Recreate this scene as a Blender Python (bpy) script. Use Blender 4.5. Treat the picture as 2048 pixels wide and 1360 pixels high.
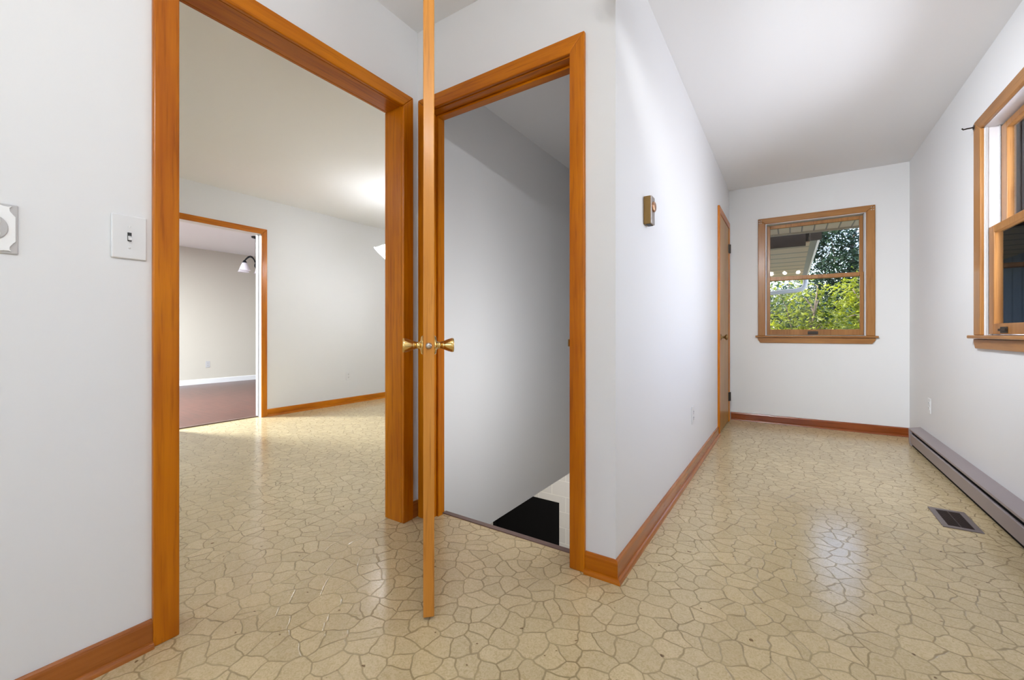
import bpy, bmesh, math, random
from mathutils import Vector, Matrix
random.seed(7)
PI = math.pi
scene = bpy.context.scene
for o in list(bpy.data.objects):
    bpy.data.objects.remove(o)
COL = scene.collection

# ------------------------------------------------------------------ camera
CAM_H = 0.9255
YAW = 0.5814
cd = bpy.data.cameras.new('camera')
cam = bpy.data.objects.new('camera', cd)
COL.objects.link(cam)
cd.sensor_fit = 'HORIZONTAL'
cd.sensor_width = 36.0
cd.lens = 844.37 / 2048 * 36.0
cd.shift_y = (665.59 - 680) / 2048
cd.clip_start = 0.02
cam.location = (0, 0, CAM_H)
cam.rotation_euler = (PI / 2, 0, YAW)
scene.camera = cam

# ------------------------------------------------------------------ view, world, sun
vs = scene.view_settings
vs.view_transform = 'Standard'
vs.look = 'None'
vs.gamma = 1.0
vs.use_curve_mapping = False
vs.exposure = 0.15

world = bpy.data.worlds.new('sky')
scene.world = world
world.use_nodes = True
wn = world.node_tree
wn.nodes.clear()
wo = wn.nodes.new('ShaderNodeOutputWorld')
wb = wn.nodes.new('ShaderNodeBackground')
ws = wn.nodes.new('ShaderNodeTexSky')
ws.sky_type = 'NISHITA'
ws.sun_disc = False
ws.sun_elevation = math.radians(48)
ws.sun_rotation = math.radians(-70)
ws.air_density = 1.0
ws.dust_density = 2.5
wb.inputs['Strength'].default_value = 0.85
wn.links.new(ws.outputs[0], wb.inputs['Color'])
wn.links.new(wb.outputs[0], wo.inputs['Surface'])

def lamp(name, kind, loc, power, size=0.5, size_y=None, color=(1, 1, 1), rot=(0, 0, 0)):
    l = bpy.data.lights.new(name, kind)
    l.energy = power
    l.color = color
    if kind == 'AREA':
        l.shape = 'RECTANGLE' if size_y else 'DISK'
        l.size = size
        if size_y:
            l.size_y = size_y
    elif kind == 'POINT':
        l.shadow_soft_size = size
    elif kind == 'SUN':
        l.angle = size
    o = bpy.data.objects.new(name, l)
    o.location = loc
    o.rotation_euler = rot
    COL.objects.link(o)
    return o

lamp('sun', 'SUN', (0, 8, 10), 7.5, math.radians(1.0), color=(1.0, 0.92, 0.76), rot=(math.radians(30), math.radians(-42), 0))
# bulbs of the hall chandelier right above the viewer (built further down) and fill lamps added in the other rooms
HALL_BULBS = [(-0.31, 0.05, 2.14), (-0.08, 0.05, 2.14), (0.15, 0.05, 2.14)]
LAMP_C = (0.93, 0.965, 1.0)
for b_ in HALL_BULBS:
    lamp('hall_bulb_light', 'POINT', b_, 10.6, 0.035, color=LAMP_C)
DINING_FILL = (-3.2, -0.6, 2.35)
FAR_FILL = (-6.6, 1.0, 2.39)
lamp('dining_fill_light', 'AREA', (DINING_FILL[0], DINING_FILL[1], 2.325), 12, 0.5, color=(0.80, 0.91, 1.0))
lamp('far_room_fill_light', 'AREA', (FAR_FILL[0], FAR_FILL[1], 2.365), 330, 0.5, color=(0.86, 0.94, 1.0))
# unseen fill lamp added at the mouth of the passage (its housing is built further down)
def aim(o, target):
    o.rotation_euler = (Vector(target) - o.location).to_track_quat('-Z', 'Y').to_euler()
FILL_AT = (-0.42, 1.36, 2.16)
FILL_TO = (1.05, 4.4, 1.02)
sp_ = lamp('passage_fill_light', 'AREA', FILL_AT, 12.0, 0.22, color=LAMP_C)
sp_.data.spread = math.radians(74)
aim(sp_, FILL_TO)
# fill lamp added behind the cellar-door wall to brighten the stairwell
lamp('stair_fill_light', 'AREA', (-0.70, 1.86, 0.75), 5.5, 0.12, 0.9, color=LAMP_C, rot=(math.radians(90), 0, math.radians(78)))
# area lamp added outside the side window, standing in for daylight
lamp('side_window_fill_light', 'AREA', (1.30, 2.75, 1.5), 84, 1.5, 1.1, color=(1.0, 0.94, 0.86), rot=(0, math.radians(90), 0))
lamp('basement_bulb_light', 'POINT', (-2.4, 3.4, -0.55), 50, 0.06, color=(1, 0.98, 0.95))

# ------------------------------------------------------------------ dimensions
XA, XC, XE = -1.579, -0.542, 0.892        # left wall, passage wall, right wall
YB, YD = 1.529, 5.074                     # cellar-door wall, far wall
XF, XG = -4.832, -8.85                    # dining room wall, far room wall
YR = -2.3                                 # wall behind the camera
HC, HD, HG, HS = 2.4475, 2.396, 2.435, 2.33
BASE_H = 0.08
T = 0.018

# ------------------------------------------------------------------ materials
def mat(name):
    m = bpy.data.materials.new(name)
    m.use_nodes = True
    nt = m.node_tree
    return m, nt, nt.nodes['Principled BSDF']

def N(nt, kind, **kw):
    n = nt.nodes.new(kind)
    for k, v in kw.items():
        setattr(n, k, v)
    return n

def plain(name, col, rough=0.5, metal=0.0, spec=0.5, bump=0.0, bscale=200, var=0.0, vscale=3.0, coat=0.0):
    m, nt, b = mat(name)
    b.inputs['Base Color'].default_value = (*col, 1)
    b.inputs['Roughness'].default_value = rough
    b.inputs['Metallic'].default_value = metal
    b.inputs['Specular IOR Level'].default_value = spec
    b.inputs['Coat Weight'].default_value = coat
    tc = N(nt, 'ShaderNodeTexCoord')
    if var:
        n = N(nt, 'ShaderNodeTexNoise')
        n.inputs['Scale'].default_value = vscale
        n.inputs['Detail'].default_value = 5
        r = N(nt, 'ShaderNodeMix', data_type='RGBA')
        r.inputs[6].default_value = (*[c * (1 - var) for c in col], 1)
        r.inputs[7].default_value = (*[min(1, c * (1 + var)) for c in col], 1)
        nt.links.new(tc.outputs['Object'], n.inputs['Vector'])
        nt.links.new(n.outputs['Fac'], r.inputs[0])
        nt.links.new(r.outputs[2], b.inputs['Base Color'])
    if bump:
        n = N(nt, 'ShaderNodeTexNoise')
        n.inputs['Scale'].default_value = bscale
        n.inputs['Detail'].default_value = 3
        bp = N(nt, 'ShaderNodeBump')
        bp.inputs['Strength'].default_value = bump
        bp.inputs['Distance'].default_value = 0.002
        nt.links.new(tc.outputs['Object'], n.inputs['Vector'])
        nt.links.new(n.outputs['Fac'], bp.inputs['Height'])
        nt.links.new(bp.outputs[0], b.inputs['Normal'])
    return m

def wood(name, light, dark, axis, rough=0.34, grain=26.0, coat=0.10, blotch=0.5):
    """stained wood, grain running along the given axis"""
    m, nt, b = mat(name)
    tc = N(nt, 'ShaderNodeTexCoord')
    mp = N(nt, 'ShaderNodeMapping')
    sc = [grain, grain, grain]
    sc['XYZ'.index(axis)] = 1.3
    mp.inputs['Scale'].default_value = sc
    nt.links.new(tc.outputs['Object'], mp.inputs['Vector'])
    n1 = N(nt, 'ShaderNodeTexNoise')
    n1.inputs['Scale'].default_value = 1.0
    n1.inputs['Detail'].default_value = 6
    n1.inputs['Roughness'].default_value = 0.6
    n1.inputs['Distortion'].default_value = 0.6
    nt.links.new(mp.outputs[0], n1.inputs['Vector'])
    mp2 = N(nt, 'ShaderNodeMapping')
    s2 = [5.0, 5.0, 5.0]
    s2['XYZ'.index(axis)] = 1.6
    mp2.inputs['Scale'].default_value = s2
    nt.links.new(tc.outputs['Object'], mp2.inputs['Vector'])
    n2 = N(nt, 'ShaderNodeTexNoise')
    n2.inputs['Scale'].default_value = 1.0
    n2.inputs['Detail'].default_value = 3
    nt.links.new(mp2.outputs[0], n2.inputs['Vector'])
    mx = N(nt, 'ShaderNodeMix', data_type='FLOAT')
    mx.inputs[0].default_value = blotch
    nt.links.new(n1.outputs['Fac'], mx.inputs[2])
    nt.links.new(n2.outputs['Fac'], mx.inputs[3])
    cr = N(nt, 'ShaderNodeValToRGB')
    cr.color_ramp.elements[0].position = 0.34
    cr.color_ramp.elements[0].color = (*dark, 1)
    cr.color_ramp.elements[1].position = 0.64
    cr.color_ramp.elements[1].color = (*light, 1)
    nt.links.new(mx.outputs[0], cr.inputs['Fac'])
    # fine dark pores
    n3 = N(nt, 'ShaderNodeTexNoise')
    n3.inputs['Scale'].default_value = 4.0
    n3.inputs['Detail'].default_value = 4
    nt.links.new(mp.outputs[0], n3.inputs['Vector'])
    cr3 = N(nt, 'ShaderNodeValToRGB')
    cr3.color_ramp.elements[0].position = 0.32
    cr3.color_ramp.elements[0].color = (0.72, 0.66, 0.6, 1)
    cr3.color_ramp.elements[1].position = 0.46
    cr3.color_ramp.elements[1].color = (1, 1, 1, 1)
    nt.links.new(n3.outputs['Fac'], cr3.inputs['Fac'])
    mu = N(nt, 'ShaderNodeMix', data_type='RGBA', blend_type='MULTIPLY')
    mu.inputs[0].default_value = 0.8
    nt.links.new(cr.outputs[0], mu.inputs[6])
    nt.links.new(cr3.outputs[0], mu.inputs[7])
    nt.links.new(mu.outputs[2], b.inputs['Base Color'])
    b.inputs['Roughness'].default_value = rough
    b.inputs['Specular IOR Level'].default_value = 0.26
    b.inputs['Coat Weight'].default_value = coat
    b.inputs['Coat Roughness'].default_value = 0.18
    return m

OL, OD = (0.66, 0.215, 0.002), (0.38, 0.092, 0.001)
WV = wood('stained_wood_upright', OL, OD, 'Z')
WX = wood('stained_wood_across', OL, OD, 'X')
WY = wood('stained_wood_along', OL, OD, 'Y')
EL, ED = (0.68, 0.29, 0.05), (0.52, 0.19, 0.022)
EV = wood('door_edge_wood', EL, ED, 'Z', rough=0.35)
BL, BD = (0.47, 0.155, 0.026), (0.29, 0.080, 0.011)
BX = wood('baseboard_wood_across', BL, BD, 'X', rough=0.27, coat=0.4)
BY = wood('baseboard_wood_along', BL, BD, 'Y', rough=0.27, coat=0.4)
NL, ND = (0.44, 0.205, 0.060), (0.29, 0.120, 0.030)
NV = wood('window_wood_upright', NL, ND, 'Z', grain=30)
NX = wood('window_wood_across', NL, ND, 'X', grain=30)
NY = wood('window_wood_along', NL, ND, 'Y', grain=30)
CL, CDK = (0.47, 0.255, 0.075), (0.37, 0.185, 0.045)
CV = wood('closet_door_veneer', CL, CDK, 'Z', grain=14, rough=0.38, coat=0.08)

WALL = plain('wall_paint_white', (0.80, 0.80, 0.805), 0.55, spec=0.25, bump=0.05, bscale=90)
CEIL = plain('ceiling_paint', (0.89, 0.89, 0.895), 0.8, spec=0.1)
STAIRW = plain('stairwell_paint', (0.82, 0.82, 0.825), 0.6, spec=0.2)
BEIGE = plain('beige_wall_paint', (0.60, 0.56, 0.485), 0.6, spec=0.2)
WHITEP = plain('white_trim_paint', (0.80, 0.80, 0.80), 0.4)
LINER = plain('white_vinyl', (0.78, 0.77, 0.80), 0.35)
GREYVINYL = plain('worn_grey_vinyl', (0.50, 0.49, 0.50), 0.5, var=0.12, vscale=14)
PLASTIC = plain('white_plastic', (0.78, 0.78, 0.785), 0.3, spec=0.5)
GLOSSW = plain('gloss_white_plate', (0.92, 0.92, 0.92), 0.25)
GREYPL = plain('grey_plastic', (0.52, 0.51, 0.51), 0.4)
DARK = plain('dark_slot', (0.03, 0.03, 0.03), 0.6)
BLACK = plain('black_gap', (0.006, 0.006, 0.007), 0.7, spec=0.1)
BRASS = plain('polished_brass', (0.83, 0.58, 0.22), 0.16, metal=1.0)
NICKEL = plain('worn_nickel', (0.52, 0.47, 0.43), 0.3, metal=1.0)
BRONZE = plain('dark_bronze', (0.045, 0.035, 0.028), 0.4, metal=0.7)
OLDBRASS = plain('aged_brass', (0.30, 0.20, 0.09), 0.3, metal=1.0)
HEATM = plain('mauve_grey_enamel', (0.335, 0.285, 0.290), 0.38, metal=0.15, var=0.06, vscale=5)
REGM = plain('brown_grey_metal', (0.21, 0.175, 0.17), 0.4, metal=0.3)
THRESH = plain('brown_threshold', (0.17, 0.105, 0.085), 0.4)
THERM = plain('thermostat_gold', (0.22, 0.125, 0.03), 0.35, metal=0.4)
THERMF = plain('thermostat_face', (0.45, 0.40, 0.37), 0.3, metal=0.7)
COPPER = plain('copper_dial', (0.45, 0.24, 0.13), 0.3, metal=0.6)
CONCRETE = plain('basement_concrete', (0.35, 0.35, 0.35), 0.9)

def glass_mat(name='window_glass', tint=(1, 1, 1), refl=0.06):
    m = bpy.data.materials.new(name)
    m.use_nodes = True
    nt = m.node_tree
    nt.nodes.clear()
    out = N(nt, 'ShaderNodeOutputMaterial')
    tr = N(nt, 'ShaderNodeBsdfTransparent')
    tr.inputs[0].default_value = (*tint, 1)
    gl = N(nt, 'ShaderNodeBsdfGlossy')
    gl.inputs['Roughness'].default_value = 0.02
    fr = N(nt, 'ShaderNodeFresnel')
    fr.inputs[0].default_value = 1.24
    mx = N(nt, 'ShaderNodeMixShader')
    nt.links.new(fr.outputs[0], mx.inputs[0])
    nt.links.new(tr.outputs[0], mx.inputs[1])
    nt.links.new(gl.outputs[0], mx.inputs[2])
    nt.links.new(mx.outputs[0], out.inputs['Surface'])
    return m
GLASS = glass_mat()
SCREEN = glass_mat('insect_screen_mesh', (0.60, 0.63, 0.70))

def emis(name, col, strength):
    m = bpy.data.materials.new(name)
    m.use_nodes = True
    b = m.node_tree.nodes['Principled BSDF']
    b.inputs['Base Color'].default_value = (0.9, 0.9, 0.9, 1)
    b.inputs['Emission Color'].default_value = (*col, 1)
    b.inputs['Emission Strength'].default_value = strength
    return m
LITGLASS = emis('lit_opal_glass', (0.93, 0.96, 1.0), 20.0)
BULB = emis('lit_bulb', (0.93, 0.96, 1.0), 150.0)
DIFFUSER = emis('lamp_diffuser', (1, 0.98, 0.95), 1.5)

def frosted():
    m, nt, b = mat('pale_lilac_glass')
    b.inputs['Base Color'].default_value = (0.80, 0.76, 0.82, 1)
    b.inputs['Roughness'].default_value = 0.35
    b.inputs['Alpha'].default_value = 0.72
    return m
FROST = frosted()

def floor_mat():
    m, nt, b = mat('vinyl_flagstone')
    tc = N(nt, 'ShaderNodeTexCoord')
    # wobble the coordinates a little so the joints curve
    nz = N(nt, 'ShaderNodeTexNoise')
    nz.inputs['Scale'].default_value = 11.0
    nz.inputs['Detail'].default_value = 2
    nt.links.new(tc.outputs['Object'], nz.inputs['Vector'])
    sub = N(nt, 'ShaderNodeVectorMath', operation='SUBTRACT')
    sub.inputs[1].default_value = (0.5, 0.5, 0.5)
    nt.links.new(nz.outputs['Color'], sub.inputs[0])
    scl = N(nt, 'ShaderNodeVectorMath', operation='SCALE')
    scl.inputs['Scale'].default_value = 0.050
    nt.links.new(sub.outputs[0], scl.inputs[0])
    add = N(nt, 'ShaderNodeVectorMath', operation='ADD')
    nt.links.new(tc.outputs['Object'], add.inputs[0])
    nt.links.new(scl.outputs[0], add.inputs[1])
    vo = N(nt, 'ShaderNodeTexVoronoi', feature='DISTANCE_TO_EDGE', voronoi_dimensions='2D')
    vo.inputs['Scale'].default_value = 14.5
    vo.inputs['Randomness'].default_value = 1.0
    nt.links.new(add.outputs[0], vo.inputs['Vector'])
    vc = N(nt, 'ShaderNodeTexVoronoi', feature='F1', voronoi_dimensions='2D')
    vc.inputs['Scale'].default_value = 14.5
    nt.links.new(add.outputs[0], vc.inputs['Vector'])
    # joint mask
    mr = N(nt, 'ShaderNodeMapRange', interpolation_type='SMOOTHSTEP')
    mr.inputs['From Min'].default_value = 0.012
    mr.inputs['From Max'].default_value = 0.056
    nt.links.new(vo.outputs['Distance'], mr.inputs['Value'])
    # mottled stone
    n1 = N(nt, 'ShaderNodeTexNoise')
    n1.inputs['Scale'].default_value = 75
    n1.inputs['Detail'].default_value = 4
    n1.inputs['Distortion'].default_value = 2.2
    nt.links.new(tc.outputs['Object'], n1.inputs['Vector'])
    cr = N(nt, 'ShaderNodeValToRGB')
    cr.color_ramp.elements[0].position = 0.32
    cr.color_ramp.elements[0].color = (0.555, 0.425, 0.225, 1)
    cr.color_ramp.elements[1].position = 0.60
    cr.color_ramp.elements[1].color = (0.695, 0.560, 0.330, 1)
    nt.links.new(n1.outputs['Fac'], cr.inputs['Fac'])
    # each stone a touch lighter or darker
    sep = N(nt, 'ShaderNodeSeparateColor')
    nt.links.new(vc.outputs['Color'], sep.inputs[0])
    mr2 = N(nt, 'ShaderNodeMapRange')
    mr2.inputs['To Min'].default_value = 0.93
    mr2.inputs['To Max'].default_value = 1.05
    nt.links.new(sep.outputs[0], mr2.inputs['Value'])
    mu = N(nt, 'ShaderNodeVectorMath', operation='SCALE')
    nt.links.new(cr.outputs[0], mu.inputs[0])
    nt.links.new(mr2.outputs[0], mu.inputs['Scale'])
    jn = N(nt, 'ShaderNodeTexNoise')
    jn.inputs['Scale'].default_value = 9
    jn.inputs['Detail'].default_value = 3
    nt.links.new(tc.outputs['Object'], jn.inputs['Vector'])
    jc = N(nt, 'ShaderNodeValToRGB')
    jc.color_ramp.elements[0].position = 0.35
    jc.color_ramp.elements[0].color = (0.33, 0.245, 0.12, 1)
    jc.color_ramp.elements[1].position = 0.65
    jc.color_ramp.elements[1].color = (0.48, 0.375, 0.205, 1)
    nt.links.new(jn.outputs['Fac'], jc.inputs['Fac'])
    mx = N(nt, 'ShaderNodeMix', data_type='RGBA')
    nt.links.new(mr.outputs[0], mx.inputs[0])
    nt.links.new(jc.outputs[0], mx.inputs[6])
    nt.links.new(mu.outputs[0], mx.inputs[7])
    # small dark nicks
    nk = N(nt, 'ShaderNodeTexNoise')
    nk.inputs['Scale'].default_value = 38
    nk.inputs['Detail'].default_value = 1
    nt.links.new(tc.outputs['Object'], nk.inputs['Vector'])
    nkr = N(nt, 'ShaderNodeValToRGB')
    nkr.color_ramp.elements[0].position = 0.215
    nkr.color_ramp.elements[0].color = (0.35, 0.27, 0.2, 1)
    nkr.color_ramp.elements[1].position = 0.25
    nkr.color_ramp.elements[1].color = (1, 1, 1, 1)
    nt.links.new(nk.outputs['Fac'], nkr.inputs['Fac'])
    mk = N(nt, 'ShaderNodeMix', data_type='RGBA', blend_type='MULTIPLY')
    mk.inputs[0].default_value = 1.0
    nt.links.new(mx.outputs[2], mk.inputs[6])
    nt.links.new(nkr.outputs[0], mk.inputs[7])
    nt.links.new(mk.outputs[2], b.inputs['Base Color'])
    b.inputs['Roughness'].default_value = 0.165
    b.inputs['Specular IOR Level'].default_value = 0.42
    bp = N(nt, 'ShaderNodeBump')
    bp.inputs['Strength'].default_value = 0.55
    bp.inputs['Distance'].default_value = 0.0012
    ad = N(nt, 'ShaderNodeMath', operation='MULTIPLY_ADD')
    ad.inputs[1].default_value = 0.35
    nt.links.new(n1.outputs['Fac'], ad.inputs[0])
    nt.links.new(mr.outputs[0], ad.inputs[2])
    nt.links.new(ad.outputs[0], bp.inputs['Height'])
    nt.links.new(bp.outputs[0], b.inputs['Normal'])
    return m
FLOOR = floor_mat()

def planks_mat(name, cols, width=0.083, length=1.2, rot=0.0, rough=0.3, mortar=(0.05, 0.02, 0.015)):
    m, nt, b = mat(name)
    tc = N(nt, 'ShaderNodeTexCoord')
    mp = N(nt, 'ShaderNodeMapping')
    mp.inputs['Rotation'].default_value = (0, 0, rot)
    nt.links.new(tc.outputs['Object'], mp.inputs['Vector'])
    br = N(nt, 'ShaderNodeTexBrick')
    br.inputs['Color1'].default_value = (*cols[0], 1)
    br.inputs['Color2'].default_value = (*cols[1], 1)
    br.inputs['Mortar'].default_value = (*mortar, 1)
    br.inputs['Scale'].default_value = 1.0
    br.inputs['Mortar Size'].default_value = 0.0012
    br.inputs['Brick Width'].default_value = length
    br.inputs['Row Height'].default_value = width
    br.offset = 0.37
    nt.links.new(mp.outputs[0], br.inputs['Vector'])
    mp2 = N(nt, 'ShaderNodeMapping')
    mp2.inputs['Rotation'].default_value = (0, 0, rot)
    mp2.inputs['Scale'].default_value = (2.5, 30, 30)
    nt.links.new(tc.outputs['Object'], mp2.inputs['Vector'])
    n = N(nt, 'ShaderNodeTexNoise')
    n.inputs['Scale'].default_value = 1.0
    n.inputs['Detail'].default_value = 5
    nt.links.new(mp2.outputs[0], n.inputs['Vector'])
    cr = N(nt, 'ShaderNodeValToRGB')
    cr.color_ramp.elements[0].position = 0.3
    cr.color_ramp.elements[0].color = (0.62, 0.6, 0.6, 1)
    cr.color_ramp.elements[1].position = 0.65
    cr.color_ramp.elements[1].color = (1.08, 1.05, 1.05, 1)
    nt.links.new(n.outputs['Fac'], cr.inputs['Fac'])
    mu = N(nt, 'ShaderNodeMix', data_type='RGBA', blend_type='MULTIPLY')
    mu.inputs[0].default_value = 1.0
    nt.links.new(br.outputs['Color'], mu.inputs[6])
    nt.links.new(cr.outputs[0], mu.inputs[7])
    nt.links.new(mu.outputs[2], b.inputs['Base Color'])
    b.inputs['Roughness'].default_value = rough
    return m
REDWOOD = planks_mat('red_brown_wood_boards', ((0.115, 0.038, 0.026), (0.095, 0.031, 0.021)), rot=0.9)

def block_mat():
    m, nt, b = mat('painted_concrete_block')
    tc = N(nt, 'ShaderNodeTexCoord')
    sp = N(nt, 'ShaderNodeSeparateXYZ')
    cb = N(nt, 'ShaderNodeCombineXYZ')
    nt.links.new(tc.outputs['Object'], sp.inputs[0])
    nt.links.new(sp.outputs['X'], cb.inputs['X'])
    nt.links.new(sp.outputs['Z'], cb.inputs['Y'])
    br = N(nt, 'ShaderNodeTexBrick')
    br.inputs['Color1'].default_value = (0.62, 0.62, 0.63, 1)
    br.inputs['Color2'].default_value = (0.58, 0.58, 0.59, 1)
    br.inputs['Mortar'].default_value = (0.74, 0.74, 0.74, 1)
    br.inputs['Scale'].default_value = 1.0
    br.inputs['Mortar Size'].default_value = 0.006
    br.inputs['Brick Width'].default_value = 0.406
    br.inputs['Row Height'].default_value = 0.203
    nt.links.new(cb.outputs[0], br.inputs['Vector'])
    nt.links.new(br.outputs['Color'], b.inputs['Base Color'])
    bp = N(nt, 'ShaderNodeBump', invert=True)
    bp.inputs['Strength'].default_value = 0.8
    bp.inputs['Distance'].default_value = 0.01
    nt.links.new(br.outputs['Fac'], bp.inputs['Height'])
    nt.links.new(bp.outputs[0], b.inputs['Normal'])
    b.inputs['Roughness'].default_value = 0.6
    return m
BLOCK = block_mat()

def ribbed(name, c1, c2, axis, pitch):
    """panelling with narrow dark joints across the given axis"""
    m, nt, b = mat(name)
    tc = N(nt, 'ShaderNodeTexCoord')
    sp = N(nt, 'ShaderNodeSeparateXYZ')
    nt.links.new(tc.outputs['Object'], sp.inputs[0])
    dv = N(nt, 'ShaderNodeMath', operation='DIVIDE')
    dv.inputs[1].default_value = pitch
    nt.links.new(sp.outputs[axis], dv.inputs[0])
    fr = N(nt, 'ShaderNodeMath', operation='FRACT')
    nt.links.new(dv.outputs[0], fr.inputs[0])
    cr = N(nt, 'ShaderNodeValToRGB')
    e = cr.color_ramp.elements
    e[0].position = 0.0
    e[0].color = (*c2, 1)
    e[1].position = 0.16
    e[1].color = (*c1, 1)
    nt.links.new(fr.outputs[0], cr.inputs['Fac'])
    nt.links.new(cr.outputs[0], b.inputs['Base Color'])
    b.inputs['Roughness'].default_value = 0.5
    return m

# ------------------------------------------------------------------ mesh helpers
def finish(bm, name, material, parent=None, smooth=False, bevel=0.0, seg=2):
    bmesh.ops.recalc_face_normals(bm, faces=bm.faces)
    me = bpy.data.meshes.new(name)
    bm.to_mesh(me)
    bm.free()
    me.materials.append(material)
    if smooth:
        for p in me.polygons:
            p.use_smooth = True
    o = bpy.data.objects.new(name, me)
    COL.objects.link(o)
    if parent:
        o.parent = parent
    if bevel:
        md = o.modifiers.new('edge', 'BEVEL')
        md.width = bevel
        md.segments = seg
        md.limit_method = 'ANGLE'
        md.harden_normals = False
    return o

def box(bm, x0, x1, y0, y1, z0, z1):
    vv = [bm.verts.new((x, y, z)) for x in (x0, x1) for y in (y0, y1) for z in (z0, z1)]
    for q in ((0, 1, 3, 2), (4, 6, 7, 5), (0, 4, 5, 1), (2, 3, 7, 6), (0, 2, 6, 4), (1, 5, 7, 3)):
        bm.faces.new([vv[i] for i in q])

def prism(bm, poly, fn, a, b):
    """polygon in (p, q) swept from a to b; fn(p, q, t) -> xyz"""
    A = [bm.verts.new(fn(p, q, a)) for p, q in poly]
    B = [bm.verts.new(fn(p, q, b)) for p, q in poly]
    n = len(poly)
    bm.faces.new(A)
    bm.faces.new(B[::-1])
    for i in range(n):
        bm.faces.new([A[i], A[(i + 1) % n], B[(i + 1) % n], B[i]])

def basis(axis):
    w = Vector(axis).normalized()
    u = w.orthogonal().normalized()
    return u, w.cross(u), w

def lathe(bm, origin, axis, prof, seg=32, ruffle=0.0, waves=8):
    """prof: (radius, distance along the axis)"""
    u, v, w = basis(axis)
    o = Vector(origin)
    rings = []
    for r, h in prof:
        ring = []
        for k in range(seg):
            a = 2 * PI * k / seg
            rr = max(r, 1e-5) * (1 + ruffle * (r / max(p[0] for p in prof)) ** 3 * math.cos(waves * a))
            ring.append(bm.verts.new(o + w * h + (u * math.cos(a) + v * math.sin(a)) * rr))
        rings.append(ring)
    for a, b in zip(rings, rings[1:]):
        for k in range(seg):
            bm.faces.new([a[k], a[(k + 1) % seg], b[(k + 1) % seg], b[k]])
    return rings

def capped(bm, origin, axis, prof, seg=32):
    r = lathe(bm, origin, axis, prof, seg)
    bm.faces.new(r[0][::-1])
    bm.faces.new(r[-1])

def tube(bm, pts, rad, seg=10):
    pts = [Vector(p) for p in pts]
    prev = None
    ref = None
    rings = []
    for i, p in enumerate(pts):
        d = (pts[min(i + 1, len(pts) - 1)] - pts[max(i - 1, 0)]).normalized()
        if ref is None:
            ref = d.orthogonal().normalized()
        ref = (ref - d * ref.dot(d)).normalized()
        s = d.cross(ref)
        rr = rad[i] if isinstance(rad, (list, tuple)) else rad
        rings.append([bm.verts.new(p + (ref * math.cos(2 * PI * k / seg) + s * math.sin(2 * PI * k / seg)) * rr) for k in range(seg)])
    for a, b in zip(rings, rings[1:]):
        for k in range(seg):
            bm.faces.new([a[k], a[(k + 1) % seg], b[(k + 1) % seg], b[k]])
    bm.faces.new(rings[0][::-1])
    bm.faces.new(rings[-1])

def tag(o, label, cat=None, group=None, kind=None):
    o['label'] = label
    if cat:
        o['category'] = cat
    if group:
        o['group'] = group
    if kind:
        o['kind'] = kind
    return o

def empty(name, loc=(0, 0, 0)):
    o = bpy.data.objects.new(name, None)
    o.empty_display_size = 0.1
    COL.objects.link(o)
    o.location = loc
    return o

def struct(name, bm, m, label, cat, **kw):
    return tag(finish(bm, name, m, **kw), label, cat, kind='structure')

def bx(name, m, parent, *d, bevel=0.0, seg=2):
    bm = bmesh.new()
    box(bm, *d)
    return finish(bm, name, m, parent, bevel=bevel, seg=seg)

def wall_boxes(bm, horiz, n0, n1, s0, s1, z0, z1, holes=()):
    """a wall: horiz 'X' or 'Y' is the axis it runs along; n0..n1 its thickness"""
    ss = sorted({s0, s1, *[h[0] for h in holes], *[h[1] for h in holes]})
    for a, b in zip(ss, ss[1:]):
        zs = [(z0, z1)]
        for h in holes:
            if h[0] <= a + 1e-6 and h[1] >= b - 1e-6:
                nz = []
                for (p, q) in zs:
                    if h[2] > p:
                        nz.append((p, min(h[2], q)))
                    if h[3] < q:
                        nz.append((max(h[3], p), q))
                zs = nz
        for p, q in zs:
            if horiz == 'X':
                box(bm, a, b, n0, n1, p, q)
            else:
                box(bm, n0, n1, a, b, p, q)

def wall(name, label, m, *a, **k):
    bm = bmesh.new()
    wall_boxes(bm, *a, **k)
    bmesh.ops.remove_doubles(bm, verts=bm.verts, dist=1e-5)
    return struct(name, bm, m, label, 'wall')

# ------------------------------------------------------------------ room shell
OA = (0.522, 1.420, 2.027)       # dining opening: y0, y1, head
OB = (-1.488, -0.7237, 2.021)    # cellar door opening: x0, x1, head
OC = (4.262, 4.925, 2.015)       # closet door opening
OF = (1.555, 2.352, 2.005)       # opening to the far room
J = 0.016
WD = dict(s0=-0.273, s1=0.6576, sill=0.897, top=2.101, cw=0.066, ct=0.058)
WE = dict(s0=2.02, s1=3.449, sill=0.912, top=2.116, cw=0.10, ct=0.068)

bm = bmesh.new()
box(bm, -4.90, XE + 0.15, YR - 0.1, 1.640, -0.28, 0)
box(bm, -4.90, XA - 0.06, 1.640, YD + 0.1, -0.28, 0)
box(bm, XC - 0.1, XE + 0.15, 1.640, YD + 0.1, -0.28, 0)
box(bm, XA, XC - 0.1, 4.15, YD + 0.1, -0.28, 0)
struct('floor', bm, FLOOR, 'beige vinyl floor printed with irregular flagstones', 'floor')
bm = bmesh.new()
box(bm, -8.95, -4.90, YR - 0.1, YD + 0.1, -0.28, 0.002)
struct('floor_far_room', bm, REDWOOD, 'red brown wood board floor of the far room', 'floor')

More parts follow.
